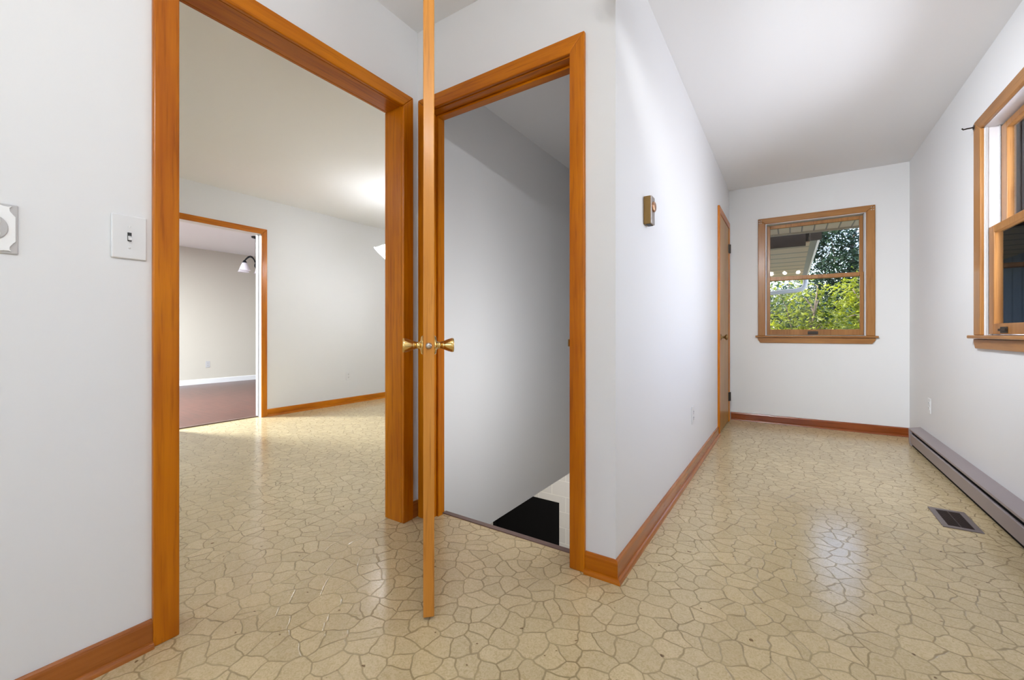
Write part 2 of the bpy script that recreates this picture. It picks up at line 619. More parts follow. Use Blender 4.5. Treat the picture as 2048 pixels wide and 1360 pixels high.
for nm, lb, x0, x1, y0, y1, z in (
        ('ceiling', 'white ceiling over the hall and passage', XA - 0.05, XE + 0.15, YR - 0.1, YD + 0.1, HC),
        ('ceiling_dining', 'white ceiling of the room beyond the wide opening', -4.88, XA - 0.05, YR - 0.1, YD + 0.1, HD),
        ('ceiling_far_room', 'white ceiling of the far beige room', -8.95, -4.88, YR - 0.1, YD + 0.1, HG)):
    bm = bmesh.new()
    box(bm, x0, x1, y0, y1, z, z + 0.25)
    struct(nm, bm, CEIL, lb, 'ceiling')
bm = bmesh.new()
box(bm, XA, XC - 0.1, 1.629, 4.1, HS, HC)
struct('ceiling_stairwell', bm, STAIRW, 'shaded ceiling above the cellar stairs', 'ceiling')

wall('wall_left', 'white wall at the left with the wide opening', WALL, 'Y', XA - 0.1, XA, YR, YB,  0, 2.5,
     holes=[(OA[0] - J, OA[1] + J, -1, OA[2] + J)])
wall('wall_stairwell', 'grey shaded wall running down beside the cellar stairs', STAIRW, 'Y', XA - 0.1, XA, YB, YD, -0.28, 2.5)
wall('wall_cellar_door', 'white wall around the cellar doorway', WALL, 'X', YB, YB + 0.1, XA, XC, 0, 2.5,
     holes=[(OB[0] - J, OB[1] + J, -1, OB[2] + J)])
wall('wall_passage', 'white wall of the passage with the thermostat', WALL, 'Y', XC - 0.1, XC, YB + 0.1, YD, 0, 2.5,
     holes=[(OC[0] - J, OC[1] + J, -1, OC[2] + J)])
bm = bmesh.new()
wall_boxes(bm, 'X', 4.1, 4.2, XA, XC - 0.1, -0.28, 2.5)
struct('wall_closet', bm, STAIRW, 'partition at the back of the stairwell', 'wall')
wall('wall_far', 'white end wall with the window onto the trees', WALL, 'X', YD, YD + 0.15, -8.95, XE + 0.15, -0.28, 2.5,
     holes=[(WD['s0'] + WD['cw'], WD['s1'] - WD['cw'], WD['sill'] - 0.02, WD['top'] - WD['ct'])])
wall('wall_right', 'white wall at the right with the second window', WALL, 'Y', XE, XE + 0.15, YR - 0.1, YD, -0.28, 2.5,
     holes=[(WE['s0'] + WE['cw'], WE['s1'] - WE['cw'], WE['sill'] - 0.02, WE['top'] - WE['ct'])])
wall('wall_rear', 'wall behind the viewer', WALL, 'X', YR - 0.1, YR, -8.95, XE, -0.28, 2.5,
     holes=[(-1.25, 0.55, 0.95, 2.15), (-4.3, -2.4, 0.95, 2.15), (-8.2, -5.6, 0.7, 2.15)])  # unseen openings added to let in light from behind the camera
wall('wall_dining', 'white wall across the next room with a doorway', WALL, 'Y', XF - 0.1, XF, YR, YD, 0, 2.5,
     holes=[(OF[0] - J, OF[1] + J, -1, OF[2] + J)])
wall('wall_far_room', 'beige wall of the far room', BEIGE, 'Y', XG - 0.1, XG, YR, YD, -0.28, 2.5)

# basement below the stairs
bm = bmesh.new()
box(bm, -5.0, XE, 1.2, YD, -2.75, -2.6)
struct('floor_basement', bm, CONCRETE, 'concrete basement floor', 'floor')
wall('wall_basement', 'painted concrete block wall below the stairs', BLOCK, 'X', 4.98, 5.07, -5.0, XE, -2.6, -0.28,
     holes=[(-3.60, -2.53, -9, -1.31)])
wall('wall_basement_side', 'block wall at the left of the basement', BLOCK, 'Y', -5.1, -5.0, 1.2, 6.0, -2.6, -0.28)
wall('wall_basement_end', 'block wall at the near end of the basement', BLOCK, 'X', 1.1, 1.2, -5.0, XE, -2.6, -0.28)
wall('wall_basement_right', 'block wall at the right of the basement', BLOCK, 'Y', XE, XE + 0.1, 1.2, 5.0, -2.6, -0.28)
d3 = empty('door_3', (-3.06, 5.0, -2.6))
tag(d3, 'black door in the concrete block wall below the stairs', 'door', kind='structure')
def rel(o, p):
    """parent keeping world-space mesh coordinates"""
    o.parent = p
    o.matrix_parent_inverse = Matrix.Translation(p.location).inverted()
    return o
rel(bx('door_leaf', BLACK, None, -3.54, -2.59, 5.02, 5.06, -2.6, -1.36), d3)
bm = bmesh.new()
box(bm, -3.60, -3.54, 4.975, 5.07, -2.6, -1.31)
box(bm, -2.59, -2.53, 4.975, 5.07, -2.6, -1.31)
box(bm, -3.54, -2.59, 4.975, 5.07, -1.36, -1.31)
rel(finish(bm, 'door_frame', BLACK), d3)

# cellar stairs
st = empty('cellar_stairs', (-1.1, 1.65, -2.6))
tag(st, 'wooden cellar stairs going down behind the doorway', 'stairs', kind='structure')
bm = bmesh.new()
for k in range(12):
    y = 1.66 + 0.25 * k
    if k > 9:
        break
    z = -0.235 * (k + 1)
    box(bm, XA + 0.20, XC - 0.13, y, y + 0.29, z - 0.03, z)
rel(finish(bm, 'treads', plain('stair_tread_paint', (0.12, 0.11, 0.11), 0.6)), st)
bm = bmesh.new()
for x in (XA + 0.16, XC - 0.13):
    prism(bm, [(1.70, -0.62), (1.70, -0.34), (4.1, -2.58), (4.1, -2.6), (3.8, -2.6)], lambda p, q, t: (t, p, q), x, x + 0.03)
rel(finish(bm, 'stringers', plain('stringer_paint', (0.12, 0.11, 0.11), 0.6)), st)

# ------------------------------------------------------------------ casings
def mitred(parent, horiz, nf, nb, s0, s1, head, w, wh, mv, mh, bev=0.004, z0=0.0, names=('side_casing', 'head_casing')):
    """door casing: nb = wall plane, nf = front plane; inner edges s0, s1, head"""
    fn = (lambda p, q, t: (p, t, q)) if horiz == 'X' else (lambda p, q, t: (t, p, q))
    out = []
    for poly, nm, m in (
            ([(s0 - w, z0), (s0, z0), (s0, head), (s0 - w, head + wh)], names[0], mv),
            ([(s1 + w, z0), (s1, z0), (s1, head), (s1 + w, head + wh)], names[0], mv),
            ([(s0, head), (s1, head), (s1 + w, head + wh), (s0 - w, head + wh)], names[1], mh)):
        bm = bmesh.new()
        prism(bm, poly, fn, nb, nf)
        o = finish(bm, nm, m, bevel=bev, seg=3)
        out.append(rel(o, parent))
    return out

def jambs(parent, horiz, n0, n1, s0, s1, head, th, mv, mh, name='jamb'):
    lo, hi = min(n0, n1), max(n0, n1)
    d = [(s0 - th, s0, 0, head + th), (s1, s1 + th, 0, head + th)]
    for a, b, z0, z1 in d:
        if horiz == 'X':
            rel(bx(name, mv, None, a, b, lo, hi, z0, z1, bevel=0.0015), parent)
        else:
            rel(bx(name, mv, None, lo, hi, a, b, z0, z1, bevel=0.0015), parent)
    if horiz == 'X':
        rel(bx('head_' + name, mh, None, s0, s1, lo, hi, head, head + th, bevel=0.0015), parent)
    else:
        rel(bx('head_' + name, mh, None, lo, hi, s0, s1, head, head + th, bevel=0.0015), parent)

# wide opening in the left wall
t1 = empty('trim_1', (XA, 0.97, 0))
tag(t1, 'orange stained wood casing around the wide opening at the left', 'door frame', kind='structure')
mitred(t1, 'Y', XA + T, XA, OA[0], OA[1], OA[2], 0.064, 0.064, WV, WY)
mitred(t1, 'Y', XA - 0.118, XA - 0.1, OA[0], OA[1], OA[2], 0.064, 0.064, WV, WY)
jambs(t1, 'Y', XA - 0.1, XA, OA[0] , OA[1] , OA[2], J, WV, WY)

# cellar doorway frame
t2 = empty('trim_2', (-1.1, YB, 0))
tag(t2, 'orange stained wood frame of the cellar doorway', 'door frame', kind='structure')
mitred(t2, 'X', YB - T, YB, OB[0] - 0.008, OB[1], OB[2] + 0.004, 0.063, 0.066, WV, WX)
jambs(t2, 'X', YB, YB + 0.1, OB[0], OB[1], OB[2], J, WV, WX)
for a, b, c, d in ((OB[0], OB[0] + 0.012, 0, OB[2]), (OB[1] - 0.012, OB[1], 0, OB[2])):
    rel(bx('door_stop', WV, None, a, b, YB + 0.042, YB + 0.075, c, d, bevel=0.002), t2)
rel(bx('head_door_stop', WX, None, OB[0] + 0.012, OB[1] - 0.012, YB + 0.042, YB + 0.075, OB[2] - 0.012, OB[2], bevel=0.002), t2)
rel(bx('threshold', THRESH, None, OB[0], OB[1], 1.612, 1.642, -0.02, 0.004, bevel=0.002), t2)['label'] = 'brown edge strip at the head of the stairs'
bm = bmesh.new()
box(bm, OB[1] - 0.0015, OB[1] + 0.001, YB + 0.003, YB + 0.036, 0.855, 0.915)
box(bm, OB[1] - 0.004, OB[1] + 0.0005, YB - 0.021, YB + 0.004, 0.872, 0.9)
rel(finish(bm, 'strike_plate', OLDBRASS), t2)

# the open cellar door, seen on its edge
H = Vector((-1.483, 1.525, 0))
Nr = Vector((-0.955, 0.998, 0))
du = (Nr - H)
L = du.length
du.normalize()
dl = Vector((-du.y, du.x, 0))
dl = Vector((du.y, -du.x, 0)) if dl.dot(Vector((-1, -1, 0))) < 0 else dl
d1 = empty('door_1', (H.x, H.y, 0))
d1.rotation_euler = (0, 0, math.atan2(du.y, du.x))
tag(d1, 'open cellar door of orange stained wood seen edge on', 'door', kind='structure')
# local frame: x along the leaf from the hinge, y towards its left or right face
sgn = 1.0 if Matrix.Rotation(math.atan2(du.y, du.x), 3, 'Z') @ Vector((0, 1, 0)) @ dl > 0 else -1.0
TH = 0.035 * sgn
FACE = wood('door_leaf_veneer', (0.40, 0.13, 0.012), (0.28, 0.08, 0.006), 'Z', grain=16)
bm = bmesh.new()
box(bm, 0, L - 0.008, min(0, TH), max(0, TH), 0.012, 2.012)
finish(bm, 'door_leaf', FACE, d1, bevel=0.001)
bm = bmesh.new()
box(bm, L - 0.008, L, min(0, TH), max(0, TH), 0.012, 2.012)
finish(bm, 'edge_band', EV, d1, bevel=0.002)
kz, kx = 0.884, L - 0.06
for side in (1, -1):
    base = TH if side == sgn else 0
    ax = (0, sgn, 0) if base else (0, -sgn, 0)
    prof = [(0.0, 0.0), (0.032, 0.0), (0.032, 0.003), (0.028, 0.007), (0.016, 0.009), (0.0115, 0.012), (0.0115, 0.026),
            (0.0135, 0.027), (0.0135, 0.030), (0.015, 0.034), (0.0205, 0.048), (0.0238, 0.060), (0.0240, 0.064),
            (0.0225, 0.066), (0.012, 0.0665), (0.0, 0.067)]
    bm = bmesh.new()
    lathe(bm, (kx, base, kz), ax, prof, 40)
    o = finish(bm, 'doorknob', BRASS, d1, smooth=True)
    o['label'] = 'brass doorknob'
bm = bmesh.new()
capped(bm, (L - 0.001, TH / 2, kz), (1, 0, 0), [(0.0105, 0), (0.0105, 0.004), (0.0085, 0.009), (0.005, 0.011)], 24)
o = finish(bm, 'latch_bolt', NICKEL, d1, smooth=True)
o['label'] = 'worn metal latch in the door edge'
for hz in (0.25, 1.0, 1.78):
    bm = bmesh.new()
    capped(bm, (-0.006, -0.004 * sgn, hz - 0.045), (0, 0, 1), [(0.006, 0), (0.006, 0.09)], 12)
    finish(bm, 'hinge', OLDBRASS, d1)

# closet door in the passage wall
t3 = empty('trim_3', (XC, 4.6, 0))
tag(t3, 'brown wood frame of the closet door at the end of the passage', 'door frame', kind='structure')
mitred(t3, 'Y', XC + T, XC, OC[0], OC[1], OC[2], 0.060, 0.062, WV, WY)
jambs(t3, 'Y', XC - 0.1, XC, OC[0], OC[1], OC[2], J, WV, WY)
d2 = empty('door_2', (XC, 4.92, 0))
tag(d2, 'closed tan closet door with a small brass knob', 'door', kind='structure')
rel(bx('door_leaf', CV, None, XC - 0.022, XC + 0.012, OC[0] + 0.003, OC[1] - 0.003, 0.012, OC[2] - 0.003, bevel=0.0015), d2)
bm = bmesh.new()
lathe(bm, (XC + 0.012, OC[0] + 0.06, 0.885), (1, 0, 0), [(0, 0), (0.03, 0), (0.03, 0.004), (0.012, 0.010), (0.010, 0.028), (0.016, 0.034), (0.026, 0.044), (0.027, 0.052), (0.02, 0.060), (0, 0.062)], 28)
rel(finish(bm, 'doorknob', OLDBRASS, smooth=True), d2)['label'] = 'aged brass knob'
for z in (0.262, 1.80):
    bm = bmesh.new()
    capped(bm, (XC + 0.026, OC[1] + 0.002, z - 0.045), (0, 0, 1), [(0.0065, 0), (0.0065, 0.09)], 12)
    box(bm, XC + 0.012, XC + 0.022, OC[1] - 0.03, OC[1] + 0.03, z - 0.044, z + 0.044)
    rel(finish(bm, 'hinge', BRONZE), d2)['label'] = 'dark bronze hinge'

# doorway to the far room
t4 = empty('trim_4', (XF, 1.95, 0))
tag(t4, 'orange wood casing with white jamb around the far room doorway', 'door frame', kind='structure')
mitred(t4, 'Y', XF + T, XF, OF[0], OF[1], OF[2], 0.058, 0.058, WV, WY)
jambs(t4, 'Y', XF - 0.1, XF + 0.004, OF[0], OF[1], OF[2], J, WHITEP, WHITEP)
rel(bx('weather_strip', GREYVINYL, None, XF - 0.062, XF - 0.048, OF[1] - 0.005, OF[1], 0.0, OF[2], bevel=0.001), t4)
rel(bx('white_door_stop', WHITEP, None, XF - 0.1, XF - 0.062, OF[1] - 0.006, OF[1], 0.0, OF[2], bevel=0.001), t4)
rel(bx('threshold', THRESH, None, XF - 0.09, XF - 0.055, OF[0], OF[1], 0.0, 0.012, bevel=0.003), t4)

# ------------------------------------------------------------------ baseboards
def baseboard(name, label, horiz, plane, sign, s0, s1, m, h=BASE_H, shoe=True, m0=0.0, m1=0.0):
    """board with rounded top and a quarter-round shoe; m0, m1 mitre the ends"""
    d = 0.012
    board = [(0, 0), (d, 0), (d, h - 0.010), (d - 0.002, h - 0.004), (d - 0.006, h), (0, h)]
    r = 0.018
    rnd = [(d, 0)] + [(d + r * 0.8 * math.cos(a), r * math.sin(a)) for a in [k * PI / 12 for k in range(7)]]
    root = empty(name, (plane, (s0 + s1) / 2, 0) if horiz == 'Y' else ((s0 + s1) / 2, plane, 0))
    tag(root, label, 'baseboard', kind='structure')
    for poly, nm in ((board, 'board'), (rnd, 'shoe_moulding')):
        if nm == 'shoe_moulding' and not shoe:
            continue
        bm = bmesh.new()
        A, B = [], []
        for p, q in poly:
            a, b = s0 - m0 * p, s1 + m1 * p
            if horiz == 'Y':
                A.append(bm.verts.new((plane + sign * p, a, q)))
                B.append(bm.verts.new((plane + sign * p, b, q)))
            else:
                A.append(bm.verts.new((a, plane + sign * p, q)))
                B.append(bm.verts.new((b, plane + sign * p, q)))
        n = len(poly)
        bm.faces.new(A)
        bm.faces.new(B[::-1])
        for i in range(n):
            bm.faces.new([A[i], A[(i + 1) % n], B[(i + 1) % n], B[i]])
        rel(finish(bm, nm, m), root)
    return root

baseboard('baseboard_left', 'brown wood baseboard below the light switch', 'Y', XA, 1, YR, OA[0] - 0.064, BY)
baseboard('baseboard_left_corner', 'tiny piece of baseboard in the corner behind the door', 'Y', XA, 1, OA[1] + 0.064, YB, BY, shoe=False)
baseboard('baseboard_cellar_door', 'short piece of orange baseboard beside the cellar doorway', 'X', YB, -1, OB[1] + 0.063, XC, WX, m1=1.0)
baseboard('baseboard_passage', 'brown baseboard along the passage wall', 'Y', XC, 1, YB, OC[0] - 0.060, BY, m0=1.0)
baseboard('baseboard_far', 'reddish brown baseboard under the far window', 'X', YD, -1, XC + T, XE, wood('baseboard_dark_across', (0.30, 0.070, 0.010), (0.20, 0.040, 0.005), 'X', rough=0.25, coat=0.4))
baseboard('baseboard_dining', 'orange wood baseboard across the next room', 'Y', XF, 1, OF[1] + 0.058, YD, WY)
baseboard('baseboard_dining_left', 'orange baseboard left of the far room doorway', 'Y', XF, 1, YR, OF[0] - 0.058, WY)
baseboard('baseboard_far_room', 'white baseboard of the far room', 'Y', XG, 1, YR, YD, WHITEP, h=0.092, shoe=False)

# ------------------------------------------------------------------ windows
def window(name, label, horiz, plane, w, mh, handles, storm=False, n_low=0.012, n_up=0.052, stile=0.028, inset=0.013):
    """horiz: axis the wall runs along; depth n grows outwards from the room"""
    if horiz == 'X':
        F = lambda s0, s1, n0, n1, z0, z1: (s0, s1, plane + n0, plane + n1, z0, z1)
    else:
        F = lambda s0, s1, n0, n1, z0, z1: (plane + n0, plane + n1, s0, s1, z0, z1)
    s0, s1, sill, top, cw, ct = w['s0'], w['s1'], w['sill'], w['top'], w['cw'], w['ct']
    a, b, hd = s0 + cw, s1 - cw, top - ct
    root = empty(name, (F((s0 + s1) / 2, 0, 0, 0, sill, 0)[0] if horiz == 'X' else plane, plane if horiz == 'X' else (s0 + s1) / 2, sill))
    tag(root, label, 'window', kind='structure')
    R = lambda nm, m, *d, bevel=0.002: rel(bx(nm, m, None, *F(*d), bevel=bevel), root)
    # casing
    mitred(root, horiz, plane - T, plane, a, b, hd, cw, ct, NV, mh, bev=0.005, z0=sill)
    # stool and apron
    R('window_sill', mh, s0 - 0.022, s1 + 0.022, -0.040, 0.03, sill - 0.019, sill, bevel=0.005)
    fn = (lambda p, q, t: (p, t, q)) if horiz == 'X' else (lambda p, q, t: (t, p, q))
    bm = bmesh.new()
    za = sill - 0.022
    prism(bm, [(s0 - 0.004, za), (s1 + 0.004, za), (s1, za - 0.022), (s1 - 0.022, za - 0.052), (s0 + 0.022, za - 0.052), (s0, za - 0.022)], fn, plane - 0.017, plane - 0.0005)
    rel(finish(bm, 'apron', mh, bevel=0.002), root)
    # white reveal lining with channels
    bm = bmesh.new()
    for q0, q1 in ((a - 0.002, a + 0.004), (b - 0.004, b + 0.002)):
        box(bm, *F(q0, q1, -0.002, 0.15, sill, hd))
    box(bm, *F(a, b, -0.002, 0.15, hd - 0.004, hd + 0.002))
    box(bm, *F(a, b, 0.03, 0.15, sill - 0.02, sill + 0.004))
    rel(finish(bm, 'white_lining', LINER), root)
    bm = bmesh.new()
    for q0, q1 in ((a + 0.004, a + inset - 0.001), (b - inset + 0.001, b - 0.004)):
        for n0, n1 in ((n_low - 0.010, n_low - 0.001), (n_up - 0.004, n_up - 0.001), (n_up + 0.034, n_up + 0.044)):
            box(bm, *F(q0, q1, n0, n1, sill, hd))
    rel(finish(bm, 'track_bead', GREYVINYL, bevel=0.001), root)
    mz0, mz1 = 1.458, 1.496
    p, q = a + inset, b - inset
    # upper sash
    up = empty('upper_sash')
    rel(up, root)
    def sash(nm, n, z0, z1, bot, topr, stl, meet_lower):
        bm = bmesh.new()
        box(bm, *F(p, p + stl, n, n + 0.032, z0, z1))
        box(bm, *F(q - stl, q, n, n + 0.032, z0, z1))
        box(bm, *F(p + stl, q - stl, n, n + 0.032, z0, z0 + bot))
        box(bm, *F(p + stl, q - stl, n, n + 0.032, z1 - topr, z1))
        o = finish(bm, nm, NV, bevel=0.003)
        rel(o, root)
        g = bx('glass_pane', GLASS, None, *F(p + stl - 0.002, q - stl + 0.002, n + 0.014, n + 0.018, z0 + bot - 0.002, z1 - topr + 0.002))
        g.parent = o
        return o
    bpy.data.objects.remove(up)
    sash('upper_sash', n_up, mz0, hd - 0.012, 0.038, 0.034, stile, False)
    lo = sash('lower_sash', n_low, sill + 0.006, mz1, 0.056, 0.038, stile, True)
    # lift handles on the lower rail
    for hc in handles:
        bm = bmesh.new()
        box(bm, *F(hc - 0.042, hc + 0.042, n_low - 0.012, n_low - 0.001, sill + 0.022, sill + 0.034))
        box(bm, *F(hc - 0.042, hc + 0.042, n_low - 0.004, n_low - 0.001, sill + 0.012, sill + 0.044))
        h = finish(bm, 'sash_lift', BRONZE, bevel=0.002)
        h.parent = lo
        h['label'] = 'dark metal sash lift'
    # screw plates / curtain rod brackets at the upper corners
    for sx in (s0 + 0.02, s1 - 0.02):
        bm = bmesh.new()
        for dz in (0.012, 0.034):
            for ds in (-0.008, 0.008):
                if horiz == 'X':
                    capped(bm, (sx + ds, plane - T - 0.0005, top - dz - 0.01), (0, -1, 0), [(0.005, 0), (0.005, 0.002), (0.003, 0.003)], 10)
                else:
                    capped(bm, (plane - T - 0.0005, sx + ds, top - dz - 0.01), (-1, 0, 0), [(0.005, 0), (0.005, 0.002), (0.003, 0.003)], 10)
        rel(finish(bm, 'bracket_screws', NICKEL), root)
    return root, F

w1, F1 = window('window_1', 'double hung window in the end wall with trees outside', 'X', YD, WD, NX, [0.192])
w2, F2 = window('window_2', 'double hung window cut off by the frame in the side wall', 'Y', XE, WE, NY, [3.135, 2.30], n_low=0.012, n_up=0.058, stile=0.068, inset=0.013)
# curtain rod hook on the side window
bm = bmesh.new()
tube(bm, [(XE - 0.018, 3.44, 2.09), (XE - 0.045, 3.44, 2.09), (XE - 0.060, 3.44, 2.088), (XE - 0.066, 3.44, 2.096)], 0.004, 8)
capped(bm, (XE - 0.017, 3.44, 2.09), (-1, 0, 0), [(0.013, 0), (0.013, 0.003)], 14)
rel(finish(bm, 'curtain_hook', BRONZE, smooth=True), w2)['label'] = 'small dark curtain rod hook'
# storm window with dark rail outside the side window
a, b = WE['s0'] + WE['cw'], WE['s1'] - WE['cw']
bm = bmesh.new()
for s in ((a, a + 0.02), (b - 0.02, b)):
    box(bm, XE + 0.112, XE + 0.128, s[0], s[1], 0.93, 2.04)
box(bm, XE + 0.112, XE + 0.128, a, b, 2.02, 2.04)
rel(finish(bm, 'storm_frame', LINER), w2)
bm = bmesh.new()
for s in ((a + 0.02, a + 0.06), (b - 0.085, b - 0.035)):
    box(bm, XE + 0.118, XE + 0.136, s[0], s[1], 0.93, 2.02)
rel(finish(bm, 'storm_stile', plain('charcoal_frame', (0.045, 0.045, 0.055), 0.5)), w2)
rel(bx('storm_screen', SCREEN, None, XE + 0.139, XE + 0.141, a, b, 0.93, 2.03), w2)

# ------------------------------------------------------------------ wall fittings
def outlet(loc, normal, label, plate=PLASTIC, wdt=0.070, hgt=0.116):
    """duplex outlet; local x across the plate, local z up, local -y out of the wall"""
    root = empty('wall_outlet', loc)
    root.rotation_euler = (0, 0, math.atan2(normal[0], -normal[1]))
    tag(root, label, 'outlet', 'duplex outlets low on the walls')
    bx('cover_plate', plate, root, -wdt / 2, wdt / 2, -0.006, 0, -hgt / 2, hgt / 2, bevel=0.003)
    for dz in (-0.0195, 0.0195):
        bm = bmesh.new()
        pts = [(0.0165 * math.cos(t), max(-0.0135, min(0.0135, 0.0175 * math.sin(t)))) for t in [k * PI / 14 for k in range(28)]]
        prism(bm, pts, lambda p, q, t: (p, t, q + dz), -0.008, -0.001)
        rc = finish(bm, 'receptacle', plate, root)
        bm = bmesh.new()
        for dx in (-0.006, 0.006):
            box(bm, dx - 0.0012, dx + 0.0012, -0.0086, -0.007, dz - 0.001, dz + 0.008)
        capped(bm, (0, -0.0086, dz - 0.008), (0, 1, 0), [(0.0025, 0), (0.0025, 0.002)], 10)
        sl = finish(bm, 'slots', DARK, rc)
    return root

outlet((XC, 3.02, 0.377), (1, 0), 'white outlet low on the passage wall below the thermostat')
outlet((XE, 4.423, 0.370), (-1, 0), 'white outlet on the right wall above the baseboard heater')
outlet((XF, 3.445, 0.362), (1, 0), 'white outlet seen whole on the wall of the next room')
outlet((XF, 4.085, 0.382), (1, 0), 'grey outlet half hidden behind the opening casing', plate=GREYPL)
outlet((XG, 3.38, 0.352), (1, 0), 'grey outlet on the beige far room wall', plate=GREYPL)

# light switch
sw = empty('light_switch', (XA, 0.407, 1.198))
sw.rotation_euler = (0, 0, PI / 2)
tag(sw, 'white toggle light switch beside the wide opening', 'light switch')
bx('switch_plate', PLASTIC, sw, -0.039, 0.039, -0.007, 0, -0.062, 0.062, bevel=0.005, seg=3)
bx('toggle_slot', DARK, sw, -0.0045, 0.0045, -0.0078, -0.0065, -0.012, 0.013)
bm = bmesh.new()
prism(bm, [(-0.007, -0.009), (-0.007, 0.004), (-0.018, -0.002), (-0.018, -0.010)], lambda p, q, t: (t, p, q), -0.0036, 0.0036)
finish(bm, 'toggle', PLASTIC, sw, bevel=0.001)
for dz in (0.03, -0.03):
    bm = bmesh.new()
    capped(bm, (0, -0.0066, dz), (0, -1, 0), [(0.0035, 0), (0.0035, 0.0010), (0.002, 0.0016)], 14)
    finish(bm, 'screw', PLASTIC, sw)

# ornamental outlet at the left edge
oo = empty('wall_outlet', (XA, 0.152, 1.176))
oo.rotation_euler = (0, 0, PI / 2)
tag(oo, 'outlet with a scalloped white cover at the left edge beside the light switch', 'outlet')
bx('back_plate', GREYPL, oo, -0.048, 0.048, -0.005, 0, -0.060, 0.060, bevel=0.003)
pts = []
cornerx, cornerz, cut = 0.043, 0.056, 0.022
for qx, qz in ((1, 1), (-1, 1), (-1, -1), (1, -1)):
    seq = []
    for k in range(9):
        t = k / 8
        # concave scallop near each corner with a pointed tip
        ax = cornerx * (1 - 0.24 * math.sin(PI * t) ** 1.2) - (0.0 if t < 1 else 0)
        seq.append((t,))
    arc = [(cornerx - 0.000, cornerz - 0.026), (cornerx - 0.004, cornerz - 0.021), (cornerx - 0.009, cornerz - 0.013),
           (cornerx - 0.0095, cornerz - 0.006), (cornerx - 0.006, cornerz - 0.001), (cornerx - 0.012, cornerz - 0.003),
           (cornerx - 0.020, cornerz - 0.0025), (cornerx - 0.028, cornerz)]
    if qx * qz < 0:
        arc = arc[::-1]
    pts += [(qx * p, qz * q) for p, q in arc]
bm = bmesh.new()
prism(bm, pts, lambda p, q, t: (p, t, q), -0.0085, -0.005)
o = finish(bm, 'scalloped_cover', GLOSSW, oo, bevel=0.0008)
bm = bmesh.new()
capped(bm, (0, -0.0084, 0), (0, -1, 0), [(0.0315, 0), (0.0315, 0.002), (0.030, 0.003)], 40)
disc = finish(bm, 'round_insert', GREYPL, oo)
for dz in (0.0155, -0.0155):
    bm = bmesh.new()
    capped(bm, (0.004, -0.0112, dz), (0, -1, 0), [(0.0150, 0), (0.0150, 0.002), (0.0140, 0.003)], 28)
    rc = finish(bm, 'receptacle', PLASTIC, oo)
    bm = bmesh.new()
    for dx in (-0.005, 0.006):
        box(bm, dx + 0.003, dx + 0.005, -0.0150, -0.0138, dz - 0.004, dz + 0.004)
    finish(bm, 'slots', DARK, rc)

# thermostat
th = empty('thermostat', (XC, 1.914, 1.47))
tag(th, 'small bronze and silver thermostat on the passage wall', 'thermostat')
rel(bx('housing', THERM, None, XC, XC + 0.031, 1.888, 1.944, 1.408, 1.532, bevel=0.003), th)
rel(bx('face_plate', THERMF, None, XC + 0.0305, XC + 0.035, 1.889, 1.943, 1.409, 1.531, bevel=0.0015), th)['label'] = 'silver face plate'
bm = bmesh.new()
capped(bm, (XC + 0.035, 1.918, 1.486), (1, 0, 0), [(0.023, 0), (0.023, 0.006), (0.018, 0.009), (0.016, 0.009)], 28)
rel(finish(bm, 'dial', COPPER), th)['label'] = 'copper coloured dial'
rel(bx('louvre', DARK, None, XC + 0.008, XC + 0.028, 1.894, 1.938, 1.4065, 1.4085), th)

# ------------------------------------------------------------------ baseboard heater
y0h, y1h = 0.2, 4.70
ht = empty('baseboard_heater', (XE - 0.03, 2.5, 0))
tag(ht, 'long mauve grey baseboard heater along the right wall', 'heater')
bm = bmesh.new()
prism(bm, [(XE - 0.001, 0.158), (XE - 0.001, 0.020), (XE - 0.004, 0.020), (XE - 0.004, 0.152), (XE - 0.069, 0.137), (XE - 0.069, 0.130), (XE - 0.071, 0.130), (XE - 0.071, 0.142)],
      lambda p, q, t: (p, t, q), y0h, y1h)
rel(finish(bm, 'top_cover', HEATM), ht)
bm = bmesh.new()
prism(bm, [(XE - 0.066, 0.106), (XE - 0.070, 0.102), (XE - 0.066, 0.026), (XE - 0.058, 0.018), (XE - 0.050, 0.018), (XE - 0.050, 0.022), (XE - 0.060, 0.028), (XE - 0.063, 0.100), (XE - 0.060, 0.106)],
      lambda p, q, t: (p, t, q), y0h, y1h - 0.03)
rel(finish(bm, 'front_panel', HEATM), ht)
bm = bmesh.new()
prism(bm, [(XE - 0.001, 0.1585), (XE - 0.001, 0.002), (XE - 0.064, 0.002), (XE - 0.071, 0.020), (XE - 0.0735, 0.1425)], lambda p, q, t: (p, t, q), y1h - 0.035, y1h + 0.002)
rel(finish(bm, 'end_cap', HEATM, bevel=0.002), ht)
rel(bx('heating_element', BLACK, None, XE - 0.056, XE - 0.004, y0h, y1h - 0.04, 0.005, 0.128), ht)['label'] = 'black heating fins showing in the slot'

# floor register
rg = empty('floor_register', (0.681, 2.948, 0))
tag(rg, 'brown metal floor register near the baseboard heater', 'vent')
x0, x1, ya, yb = 0.612, 0.750, 2.812, 3.084
bm = bmesh.new()
fw = 0.024
for d in ((x0, x1, ya, ya + fw), (x0, x1, yb - fw, yb), (x0, x0 + fw, ya + fw, yb - fw), (x1 - fw, x1, ya + fw, yb - fw)):
    box(bm, *d, 0, 0.005)
rel(finish(bm, 'register_frame', REGM, bevel=0.0015), rg)
rel(bx('register_well', BLACK, None, x0 + fw, x1 - fw, ya + fw, yb - fw, 0.0003, 0.0008), rg)
LOUV = plain('louvre_brown', (0.060, 0.038, 0.032), 0.45, metal=0.3)
bm = bmesh.new()
n = 22
for k in range(n):
    y = ya + fw + 0.005 + k * (yb - ya - 2 * fw - 0.010) / (n - 1)
    box(bm, x0 + fw, x1 - fw, y - 0.0012, y + 0.0012, 0.001, 0.0036)
